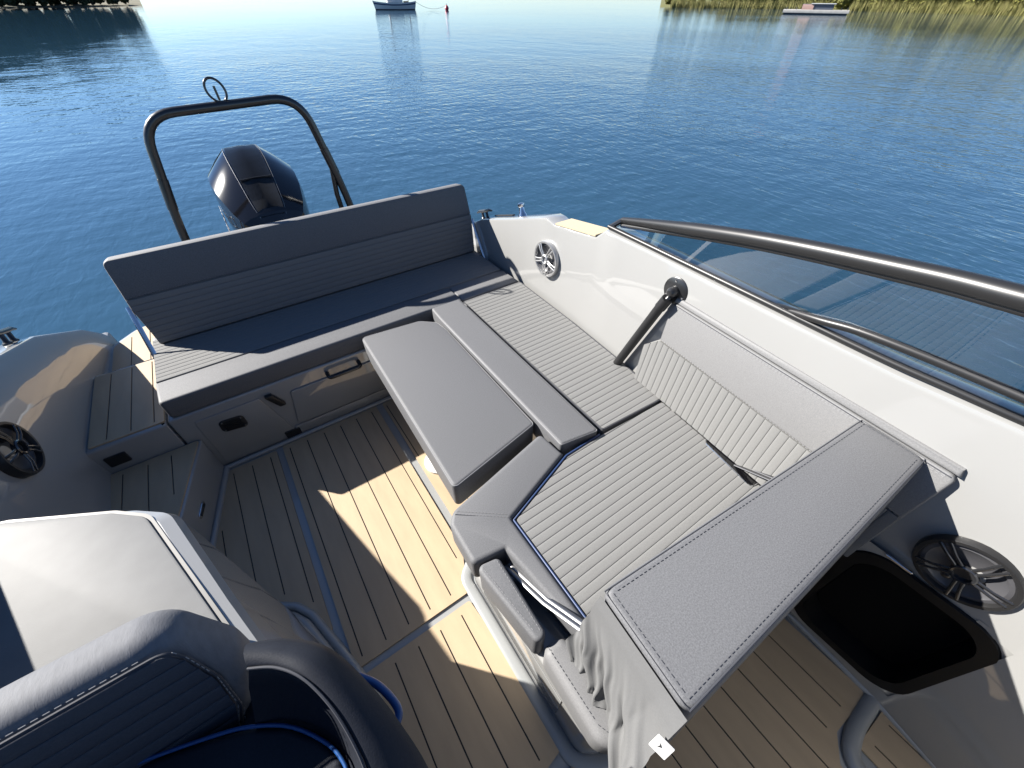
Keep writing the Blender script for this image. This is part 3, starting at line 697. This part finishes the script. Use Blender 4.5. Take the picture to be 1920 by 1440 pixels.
# ================================================================== HELM SEAT
he = thing('helm_seat', (-.55, .25, 0), 'dark navy and grey bucket seat with blue piping in the foreground', 'seat')
HP, HN = Vector((0, .452, 1.06)), Vector((0, -.975, .22)).normalized()
HM = frame((-.5, .452, 1.06), (1, 0, 0), None, HN)
def hl(px, py): v = HM.inverted() @ onp(px, py, HP, HN); return (v.x, v.y)
back = roundp([(-.30, -.55), (.25, -.55), hl(476, 1440), hl(476, 1262), hl(452, 1240), hl(300, 1200), (-.30, hl(300, 1200)[1])], [0, 0, 0, .04, .06, .07, 0], 6)
vinyl_box('back_shell', back, -.095, -.004, mat('twill_vinyl', (0.115, 0.118, 0.128), .7, var=.10, vscale=160, bump=.5, bscale=620, bdist=.0007, spec=.2, stretch=(1, .25, .25)), he, .036, 5, HM)
rp = [(-.275, -.62), hl(300, 1560), hl(466, 1440), hl(452, 1372), hl(442, 1320), hl(405, 1272), hl(350, 1238), hl(310, 1226), (-.275, hl(310, 1226)[1])]
ribbed('ribbed_panel', roundp(rp, [.01, .01, .01, .02, .04, .05, .05, .04, .01]), 1, .034, .003, .004, VRIB, he, HM, start=hl(310, 1226)[1]-.034*20)
sm = [HM @ Vector((x, y, .001)) for x, y in roundp([(-.275, hl(310, 1226)[1]+.006), (hl(312, 1222)[0], hl(310, 1226)[1]+.006), hl(352, 1232), hl(412, 1268), hl(452, 1320), hl(456, 1375)], [0, .04, .05, .05, .04, 0], 5)]
tube('seam', sm, .0025, DTHREAD, he, 6)
for o_ in (-.012, .012): stitches('stitching', [p+Vector((0, 0, o_)) for p in sm], THREAD, he, HN, .008, .005, .0018)
# side wing, lofted through five long curves
def cur(pz): return dense([onz(x, y, z) for x, y, z in pz], 8)
cO = cur([(464, 1206, 1.055), (540, 1197, 1.035), (620, 1216, 1.02), (700, 1290, .99), (762, 1372, .96), (802, 1440, .93), (845, 1550, .89)])
cT = cur([(466, 1255, 1.06), (520, 1253, 1.06), (572, 1275, 1.055), (625, 1330, 1.035), (668, 1402, 1.005), (695, 1470, .975), (725, 1570, .93)])
cI = cur([(472, 1366, .872), (520, 1358, .868), (570, 1366, .865), (612, 1388, .862), (644, 1425, .862), (656, 1480, .862), (660, 1570, .86)])
bm = bmesh.new(); rows = []
for o_, t_, i_ in zip(cO, cT, cI):
    side = (o_-t_); side.z = 0; side.normalize()
    b1 = o_+side*(-.005)+Vector((0, 0, -.06)); b2 = o_+side*(-.05)+Vector((0, 0, -.45))
    m1 = o_.lerp(t_, .5)+Vector((0, 0, .016)); m0 = o_.lerp(t_, .16)+Vector((0, 0, .010)); m15 = o_.lerp(t_, .86)+Vector((0, 0, .010))
    m2 = t_.lerp(i_, .25)+side*.012; m3 = t_.lerp(i_, .6)+side*.03
    rows.append([bm.verts.new(p) for p in (b2, b1, o_, m0, m1, m15, t_, m2, m3, i_+Vector((0, 0, -.02)))])
for A, B in zip(rows, rows[1:]):
    for k in range(len(A)-1): bm.faces.new((A[k], A[k+1], B[k+1], B[k]))
wg = finish('side_wing', bm, VNAVY, he, True, 80)
tube('seam', [p+Vector((0, 0, .004)) for p in cT], .0022, DTHREAD, wg, 6)
# seat cushion with blue piping
CZ = .86
cs_ = [onz(*p, CZ) for p in ((-40, 1560), (100, 1500), (260, 1432), (400, 1382), (470, 1364), (540, 1362), (600, 1385), (640, 1420), (655, 1480), (640, 1700), (60, 1800))]
cp = [(v.x, v.y) for v in cs_]
vinyl_box('seat_pad', roundp(cp, .02), .70, CZ, VNAVY, he, .012, 4)
tube('piping', dense([Vector((v.x, v.y, CZ+.006)) for v in cs_[:10]], 5), .0034, PIPE, he, 8)
tube('blue_trim', dense([onz(*p, .62) for p in ((672, 1268), (706, 1283), (736, 1312), (748, 1338), (738, 1372))], 5), .009, PIPE, he, 8)
# inner fill between back and pad
Wf = [onz(*p, .80) for p in ((440, 1300), (560, 1290), (680, 1380), (740, 1520), (760, 1640), (440, 1640))]
vinyl_box('bucket_shell', roundp([(v.x, v.y) for v in Wf], .03), .55, .80, VNAVY, he, .02, 3)
bm = bmesh.new()
lathe('seat_post', [(.0, .0), (.14, .001), (.14, .015), (.07, .03), (.06, .58), (0, .58)], BLKM, he, 24, Matrix.Translation((-.45, .12, 0)))

# ================================================================== TOW ARCH
ar = thing('tow_arch', (.2, 3.0, .3), 'black tube tow arch with a ring on top, above the outboard motor', 'arch')
AY = 3.0
def ap(px, py, dy=0): return ony(px, py, AY+dy)
lb_, rb_ = Vector((-.335, AY-.02, .30)), Vector((.745, AY-.02, .30))
A1, A2 = ap(262, 218), ap(558, 180)
arch = fillet([lb_, ap(338, 430), A1, A2, ap(645, 355), rb_], .15, 8)
tube('arch_tube', arch, .023, BLK, ar, 14)
PL_, PR_ = ap(338, 430), ap(645, 355)
tube('arch_sleeve', [A1.lerp(PL_, .52), A1.lerp(PL_, .80)], .0258, BLK, ar, 14)
tube('arch_sleeve', [A2.lerp(PR_, .52), A2.lerp(PR_, .80)], .0258, BLK, ar, 14)
tube('arch_brace', [ap(620, 304), ap(640, 362, .02)+Vector((-.03, 0, 0)), Vector((.66, AY+.05, .34))], .016, BLK, ar, 10)
rc = ap(404, 169)
M = frame(rc, (1, 0, 0), None, (0, -1, .1)) @ Matrix.Rotation(RAD(20), 4, 'Z')
ring = [M @ Vector((.042*math.cos(t), .053*math.sin(t), 0)) for t in np.linspace(0, 2*math.pi, 28, endpoint=False)]
tube('tow_ring', ring, .006, BLK, ar, 8, True)
tube('tow_pin', [ap(412, 188), ap(400, 161)], .006, BLK, ar, 8)

# ================================================================== OUTBOARD
om = thing('outboard_motor', (.2, 3.15, -.3), 'glossy black outboard motor standing behind the stern bench', 'outboard motor')
def lettering(body, size, M, m, parent, name='lettering'):
    cu = bpy.data.curves.new('txt', 'FONT'); cu.body = body; cu.size = size; cu.extrude = .001; cu.space_character = 1.0; cu.shear = .15
    o = bpy.data.objects.new('txt', cu); col.objects.link(o)
    me = bpy.data.meshes.new_from_object(o.evaluated_get(bpy.context.evaluated_depsgraph_get()))
    bpy.data.objects.remove(o); me.transform(M); me.materials.append(m)
    ob = bpy.data.objects.new(name, me); return link(ob, parent)
EX = .195
def esec(y, zt, hwt, hw, zs, zb):
    # half-section: centre top -> ridge -> shoulder -> widest -> bottom
    return [(0, zt), (hwt*.5, zt-.001), (hwt, zt-.006), (hwt+.012, zt-.012), ((hwt+hw)/2, (zt+zs)/2+.012), (hw*.97, zs+.02), (hw, zs-.02), (hw*.99, zs-.12), (hw*.93, zb)]
secs = [(2.84, .86, .055, .11, .80, .60), (2.87, .92, .075, .155, .84, .60), (2.95, .985, .085, .185, .885, .60), (3.08, 1.075, .093, .212, .945, .60), (3.2, 1.135, .098, .222, .985, .60), (3.3, 1.168, .098, .222, 1.005, .60), (3.38, 1.178, .094, .215, 1.01, .60), (3.46, 1.165, .085, .195, 1.0, .60), (3.52, 1.12, .07, .165, .97, .60), (3.55, 1.04, .05, .13, .93, .60)]
bm = bmesh.new(); rows = []
secs = [(y, zt, hwt, hw*1.13, zs+.02, zb) for y, zt, hwt, hw, zs, zb in secs]
for y, *a in secs:
    h = esec(y, *a); full = [(-x, z) for x, z in h[::-1]]+[(x, z) for x, z in h[1:]]
    rows.append([bm.verts.new((EX+x, y, z)) for x, z in full])
for A, B in zip(rows, rows[1:]):
    for k in range(len(A)-1): bm.faces.new((A[k], A[k+1], B[k+1], B[k]))
bm.faces.new(rows[0]); bm.faces.new(rows[-1])
cw = finish('cowling', bm, COWL, om, True, 22)
# matt centre panel and its seams
def ept(y, side, lift=.002):
    for (ya, *a), (yb, *b) in zip(secs, secs[1:]):
        if ya <= y <= yb:
            t = (y-ya)/(yb-ya); s = [p+(q-p)*t for p, q in zip(a, b)]; return Vector((EX+side*s[1], y, s[0]-.005+lift))
yl = list(np.linspace(2.86, 3.44, 16))
bm = bmesh.new(); L1 = [bm.verts.new(ept(y, -.96, .004)) for y in yl]; C1 = [bm.verts.new(ept(y, 0, .008)) for y in yl]; R1 = [bm.verts.new(ept(y, .96, .004)) for y in yl]
for i in range(len(yl)-1):
    bm.faces.new((L1[i], C1[i], C1[i+1], L1[i+1])); bm.faces.new((C1[i], R1[i], R1[i+1], C1[i+1]))
bmesh.ops.solidify(bm, geom=bm.faces[:], thickness=.003)
cpn = finish('top_panel', bm, COWLM, om, True, 40)
for s in (-1, 1): tube('ridge_trim', [ept(y, s*1.05, .001) for y in yl], .0017, STEEL, cw, 6)
tube('panel_seam', [ept(3.06, -.97, .008), ept(3.06, 0, .0115), ept(3.06, .97, .008)], .003, BLKP, cpn, 6)
bm = bmesh.new()
lw = [(2.86, .13), (3.0, .185), (3.2, .205), (3.4, .19), (3.5, .14)]
pl_ = roundp([(EX-.10, 2.86), (EX+.10, 2.86), (EX+.17, 3.0), (EX+.17, 3.4), (EX+.09, 3.5), (EX-.09, 3.5), (EX-.17, 3.4), (EX-.17, 3.0)], .04)
prism('mid_section', pl_, -.45, .62, BLKP, om, .01, 2)
box('clamp_bracket', EX-.12, EX+.12, 2.70, 2.90, .0, .50, BLK, om, .01)
LMt = Matrix(((0, 0, -1, EX-.258), (-1, 0, 0, 3.335), (0, 1, 0, .80), (0, 0, 0, 1)))
lettering('MERCURY', .115, LMt, WHITE, om)

# ================================================================== FAR THINGS (world frame)
def mk(name, verts, faces, m, smooth=False):
    me = bpy.data.meshes.new(name); me.from_pydata(verts, [], faces); me.materials.append(m)
    if smooth: me.shade_smooth()
    return me
LEAFD = mat('dark_tree_foliage', (0.0186, 0.0279, 0.00992), .7, col2=(0.0341, 0.0465, 0.01364), vscale=1.2)
LEAFL = mat('olive_foliage', (0.105, 0.11, 0.018), .7, col2=(0.16, 0.15, 0.03), vscale=1.0)
BARK = mat('tree_bark', (0.0496, 0.0372, 0.0279), .9, var=.2, vscale=4)
GRASSM = mat('shore_grass', (0.0868, 0.093, 0.0217), .9, col2=(0.124, 0.1178, 0.0372), vscale=.4)
SHORE = mat('shore_ground', (0.0682, 0.0682, 0.031), .95, col2=(0.124, 0.1054, 0.0682), vscale=.3, bump=.5, bscale=3, bdist=.1)
def crown_mesh(name, h, rad, n, m, seed, leaf=.32, base=.18):
    r = np.random.default_rng(seed); nc = 44
    cz = base*h+r.random(nc)**.8*(1-base)*h; prof = np.sin(np.clip((cz/h-base)/(1-base), 0.05, .97)*math.pi)**.6
    an = r.random(nc)*2*math.pi; rr_ = rad*prof*np.sqrt(r.random(nc))*.9
    cc = np.stack([rr_*np.cos(an), rr_*np.sin(an), cz], 1); cr = rad*(.22+.24*r.random(nc))
    idx = r.integers(0, nc, n); dv = r.normal(size=(n, 3)); dv /= np.linalg.norm(dv, axis=1)[:, None]
    P = cc[idx]+dv*(cr[idx]*(r.random(n)**.4))[:, None]*np.array([1, 1, .75])
    a = r.normal(size=(n, 3)); a /= np.linalg.norm(a, axis=1)[:, None]; b = np.cross(a, r.normal(size=(n, 3))); b /= np.linalg.norm(b, axis=1)[:, None]
    s = leaf*(.6+.8*r.random(n))[:, None]
    V = np.stack([P-a*s, P-b*s*.6, P+a*s, P+b*s*.6], 1).reshape(-1, 3)
    return mk(name, V.tolist(), [tuple(range(4*i, 4*i+4)) for i in range(n)], m)
def trunk_mesh(h, seed):
    r = random.Random(seed); bm = bmesh.new()
    pts = [Vector((r.uniform(-.12, .12)*k, r.uniform(-.12, .12)*k, h*.8*k/5-.3)) for k in range(6)]
    tube_bm(pts, [.26-.04*k for k in range(6)], 8, False, bm)
    for k in range(7):
        a = r.uniform(0, 6.28); p = pts[2+k % 3]; tube_bm([p, p+Vector((math.cos(a)*1.0, math.sin(a)*1.0, .8)), p+Vector((math.cos(a)*1.9, math.sin(a)*1.9, 1.9))], [.10, .06, .03], 6, False, bm)
    me = bpy.data.meshes.new('trunk'); bm.to_mesh(me); bm.free(); me.materials.append(BARK); return me
CROWN = {}
for kind, m in (('dark', LEAFD), ('olive', LEAFL)):
    CROWN[kind] = [crown_mesh('crown', 9.0 if kind == 'dark' else 5.0, 3.2 if kind == 'dark' else 2.6, 4200, m, 31+i+(50 if kind == 'olive' else 0), .36, .03) for i in range(3)]
TRK = {'dark': trunk_mesh(9, 1), 'olive': trunk_mesh(5, 2)}
ORD = ['first', 'second', 'third', 'fourth', 'fifth', 'sixth', 'seventh', 'eighth', 'ninth', 'tenth', 'eleventh', 'twelfth', 'thirteenth', 'fourteenth', 'fifteenth', 'sixteenth', 'seventeenth', 'eighteenth', 'nineteenth']
TENS = {2: 'twent', 3: 'thirt', 4: 'fort'}
def ordinal(n): return ORD[n-1] if n < 20 else (TENS[n//10]+'ieth' if n % 10 == 0 else TENS[n//10]+'y-'+ORD[n % 10-1])
def tree(p, kind, i, s, label, group):
    e = bpy.data.objects.new(kind+'_tree' if kind == 'dark' else 'shore_bush', None); col.objects.link(e); e.location = p; e.rotation_euler.z = i*1.7; e.scale = (s, s, s)
    for nm, me in (('trunk', TRK[kind]), ('crown', CROWN[kind][i % 3])):
        o = bpy.data.objects.new(nm, me); col.objects.link(o); o.parent = e
    tag(e, label, 'tree' if kind == 'dark' else 'bush', group); ENV.append(e)
def polar(px, dist, z=WZ):
    d = TRIM.to_3x3() @ ray(px, 0); d.z = 0; d.normalize(); c = TRIM @ CP
    return Vector((c.x+d.x*dist, c.y+d.y*dist, z))
def land(name, near, far, label, m, hgt):
    """strip of shore: near edge at the waterline, rising inland"""
    bm = bmesh.new(); n = len(near); rows = []
    for k, (t, z) in enumerate(((0, -.6), (.02, .02), (.10, .5), (.5, hgt*.7), (1, hgt))):
        rows.append([bm.verts.new(a.lerp(b, t)+Vector((0, 0, z+(rng.random()-.5)*.25*(k > 1)))) for a, b in zip(near, far)])
    for A, B in zip(rows, rows[1:]):
        for i in range(n-1): bm.faces.new((A[i], A[i+1], B[i+1], B[i]))
    o = finish(name, bm, m, None, True, 60); tag(o, label, kind='structure'); ENV.append(o); return o
# left shore with dark trees
pxs = list(np.linspace(-900, 262, 30))
dl = lambda px: 72+ (px+900)/1160*78 + 3*math.sin(px*.03)
near = [polar(px, dl(px)) for px in pxs]; far = [polar(px, dl(px)+120) for px in pxs]
land('shore', near, far, 'grassy bank with dark trees on the left', SHORE, 2.5)
k = 0
for nth, px in enumerate(np.linspace(232, -130, 24), 1):
    s = .78+.32*random.random()
    if px > 170: s *= .72
    tree(polar(px, dl(px)+4+random.random()*6, WZ+.45), 'dark', k, s, ordinal(nth)+' dark green tree from the tip of the left bank', 'dark trees on the left bank'); k += 1
# right shore with olive reeds and bushes
pxr = list(np.linspace(1560, 3600, 40))
dr_ = lambda px: 150-(px-1560)/2040*95 if px < 3600 else 55
near = [polar(px, max(60, dr_(px))) for px in pxr]; far = [polar(px, max(60, dr_(px))+110) for px in pxr]
land('shore', near, far, 'reedy green bank on the right', GRASSM, 3.0)
for nth, px in enumerate(np.linspace(1255, 2150, 44), 1):
    dd = max(60, dr_(px)) if px > 1560 else 165
    s = .75+.5*random.random()
    tree(polar(px, dd+5+random.random()*8, WZ+.3), 'olive', k, s*(1.35 if px > 1680 else .45+.8*max(0, px-1255)/425), ordinal(nth)+' olive green bush from the left end of the right bank', 'olive bushes on the right bank'); k += 1
near = [polar(px, 158) for px in np.linspace(1240, 1620, 12)]; far = [polar(px, 280) for px in np.linspace(1240, 1620, 12)]
land('shore', near, far, 'low green point beyond the raft', GRASSM, 2.0)
# reeds: nobody could count them
n = 9000; V = []; Fc = []
for i in range(n):
    px = 1260+1500*random.random()**1.3; d = (max(60, dr_(px)) if px > 1600 else 157)-2.5+5*random.random(); p = polar(px, d); h = 1.2+1.1*random.random(); a = random.random()*6.28; wv = .06
    lx, ly = random.uniform(-.3, .3), random.uniform(-.3, .3); b_ = len(V)
    V += [(p.x-wv*math.cos(a), p.y-wv*math.sin(a), WZ-.3), (p.x+wv*math.cos(a), p.y+wv*math.sin(a), WZ-.3), (p.x+lx, p.y+ly, WZ+h)]; Fc.append((b_, b_+1, b_+2))
ro = bpy.data.objects.new('reeds', mk('reeds', V, Fc, mat('reed_green', (0.1054, 0.1085, 0.0217), .8, col2=(0.155, 0.1364, 0.0434), vscale=.8))); col.objects.link(ro)
tag(ro, 'bright olive reeds along the right bank', 'reeds', None, 'stuff'); ENV.append(ro)
# far wooded shore closing the bay
fn = [polar(px, 1500+60*math.sin(px*.004)) for px in np.linspace(-300, 1700, 50)]; ff = [p+(p-Vector((0, 0, p.z))).normalized()*200 for p in fn]
land('far_shore', fn, ff, 'low far shore closing the bay', SHORE, 4)
# ---- sailing boat on a mooring
def empty_env(name, loc, rz, label, cat):
    e = bpy.data.objects.new(name, None); col.objects.link(e); e.location = loc; e.rotation_euler.z = rz; tag(e, label, cat); ENV.append(e); return e
def env_part(name, bm, m, e, ang=40):
    o = finish(name, bm, m, None, True, ang); o.parent = e; return o
p = onwater(742, 18.5); c0 = TRIM @ CP
DS = (Vector((p.x, p.y, 0))-Vector((c0.x, c0.y, 0))).length
dirv = Vector((p.x-c0.x, p.y-c0.y, 0)).normalized()
sbt = empty_env('sailing_boat', (p.x, p.y, WZ), math.atan2(-dirv.x, dirv.y)+RAD(8), 'white and blue double-ended wooden sailing boat on a mooring', 'sailing boat')
HL = DS*.039
NAVYH = mat('navy_hull_paint', (0.0124, 0.031, 0.0806), .35); WHH = mat('white_hull_paint', (0.434, 0.4464, 0.4464), .35); WOOD = mat('varnished_wood', (0.1736, 0.093, 0.0372), .35); BOOT = mat('dark_boot_top', (.01, .012, .02), .5)
def hullsec(z0, z1, m, nm, k0, k1):
    bm = bmesh.new(); rows = []
    for i in range(19):
        t = -1+2*i/18; x = t*HL; b0 = (1-abs(t)**2.2)*1.25; sh = .35*t*t
        ring = []
        for zz, kk in ((z0, k0), (z1, k1)):
            ring.append((x*(.90+.10*zz/1.2), b0*kk, zz+sh*(zz/1.1)))
        rows.append([bm.verts.new((ring[0][0], -ring[0][1], ring[0][2])), bm.verts.new((ring[1][0], -ring[1][1], ring[1][2])), bm.verts.new((ring[1][0], ring[1][1], ring[1][2])), bm.verts.new((ring[0][0], ring[0][1], ring[0][2]))])
    for A, B in zip(rows, rows[1:]):
        for k_ in range(3): bm.faces.new((A[k_], A[k_+1], B[k_+1], B[k_]))
    return env_part(nm, bm, m, sbt)
hullsec(-.3, .12, BOOT, 'boot_top', .8, .86); hullsec(.12, .62, WHH, 'hull', .86, .96); hullsec(.62, .80, NAVYH, 'sheer_strake', .97, .99); hullsec(.80, .98, WHH, 'bulwark', .98, 1.0)
bm = prism_bm(roundp(rect(-HL*.35, HL*.35, -.6, .6), .2), .8, 1.5, .08, 2); env_part('cabin', bm, WHH, sbt)
bm = prism_bm(roundp(rect(HL*.4, HL*.6, -.45, .45), .1), .8, 1.25, .04, 2); env_part('hatch', bm, WOOD, sbt)
env_part('mast', tube_bm([(-HL*.3, 0, .8), (-HL*.3, 0, 8.6)], .09, 8), WOOD, sbt)
env_part('mizzen_mast', tube_bm([(HL*.62, 0, .8), (HL*.62, 0, 5.6)], .07, 8), WOOD, sbt)
env_part('boom', tube_bm([(-HL*.3, 0, 1.9), (HL*.5, 0, 2.0)], .16, 8), mat('sail_cover', (0.341, 0.3224, 0.2852), .8), sbt)
for x1, z in ((-HL*.98, 8.3), (HL*.55, 5.3)): env_part('stay', tube_bm([(x1, 0, 1.1), (-HL*.3 if z > 6 else HL*.62, 0, z)], .02, 6), CHR, sbt)
bp_ = onwater(838, 19)
bu = empty_env('mooring_buoy', (bp_.x, bp_.y, WZ), 0, 'round red mooring buoy floating beside the sailing boat', 'buoy')
RED = mat('red_buoy_plastic', (0.341, 0.0124, 0.0372), .4)
sc = DS*.0036
env_part('float', lathe_bm([(0, -sc), (sc*.6, -sc*.8), (sc, 0), (sc*.85, sc*.6), (sc*.3, sc*1.25), (0, sc*1.3)], 18, Matrix.Translation((0, 0, sc*.6))), RED, bu)
env_part('eye', tube_bm([(sc*.25*math.cos(t), 0, sc*2.05+sc*.25*math.sin(t)) for t in np.linspace(0, 6.28, 12, endpoint=False)], sc*.07, 6, True), CHR, bu)
a = Vector((0, 0, 0)); bow = sbt.matrix_basis @ Vector((HL*.98, 0, 1.1)); e_ = Vector((bp_.x, bp_.y, WZ+sc*1.9))
rope = [bow.lerp(e_, t)+Vector((0, 0, -1.0*4*t*(1-t)*.75)) for t in np.linspace(0, 1, 14)]
rp_ = finish('mooring_rope', tube_bm(rope, .03, 6), mat('pale_rope', (0.279, 0.2852, 0.2914), .8), None); tag(rp_, 'thin rope sagging between sailing boat and red buoy', 'rope'); ENV.append(rp_)
# ---- raft
p = polar(1537, 112); DR = (Vector((p.x, p.y, 0))-Vector((c0.x, c0.y, 0))).length
dirv = Vector((p.x-c0.x, p.y-c0.y, 0)).normalized(); sR = DR/100
ra = empty_env('floating_raft', (p.x, p.y, WZ), math.atan2(-dirv.x, dirv.y), 'low white floating raft with a flat grey locker on its deck', 'raft')
RW = 4.6*sR
bm = box_bm(-RW, RW, -1.6, 1.6, .18, .62, None, None, .03); env_part('deck', bm, mat('weathered_white_board', (0.341, 0.3286, 0.31), .7, var=.1, vscale=2), ra)
bm = box_bm(-RW*.96, RW*.96, -1.5, 1.5, -.3, .2); env_part('float_tank', bm, BOOT, ra)
bm = box_bm(-RW*.45, RW*.5, -.9, 1.0, .62, 1.35, None, None, .02); env_part('hut', bm, mat('slate_board', (0.062, 0.0744, 0.1054), .7), ra)
bm = box_bm(-RW*.45, -RW*.1, -1.0, -.91, .62, 1.3, None, None, .01); env_part('door_panel', bm, mat('faded_red_board', (.34, .22, .19), .7), ra)
bm = prism_bm(rect(-RW*.2, RW*.55, -1.1, 1.2), 1.351, 1.45, .02, 2); env_part('hut_roof', bm, WHH, ra)
for x in (-.9, -.6, .75, .93): env_part('bollard', tube_bm([(RW*x, -1.45, .6), (RW*x, -1.45, .95)], .07, 8), BOOT, ra)

# ================================================================== trim the boat: everything aboard takes the same small tilt
for o in list(col.objects):
    if o.parent is None and o not in ENV and o.type not in ('CAMERA', 'LIGHT'):
        o.matrix_basis = TRIM @ o.matrix_basis
print('dist sail', DS, 'raft', DR, 'objs', len(col.objects))
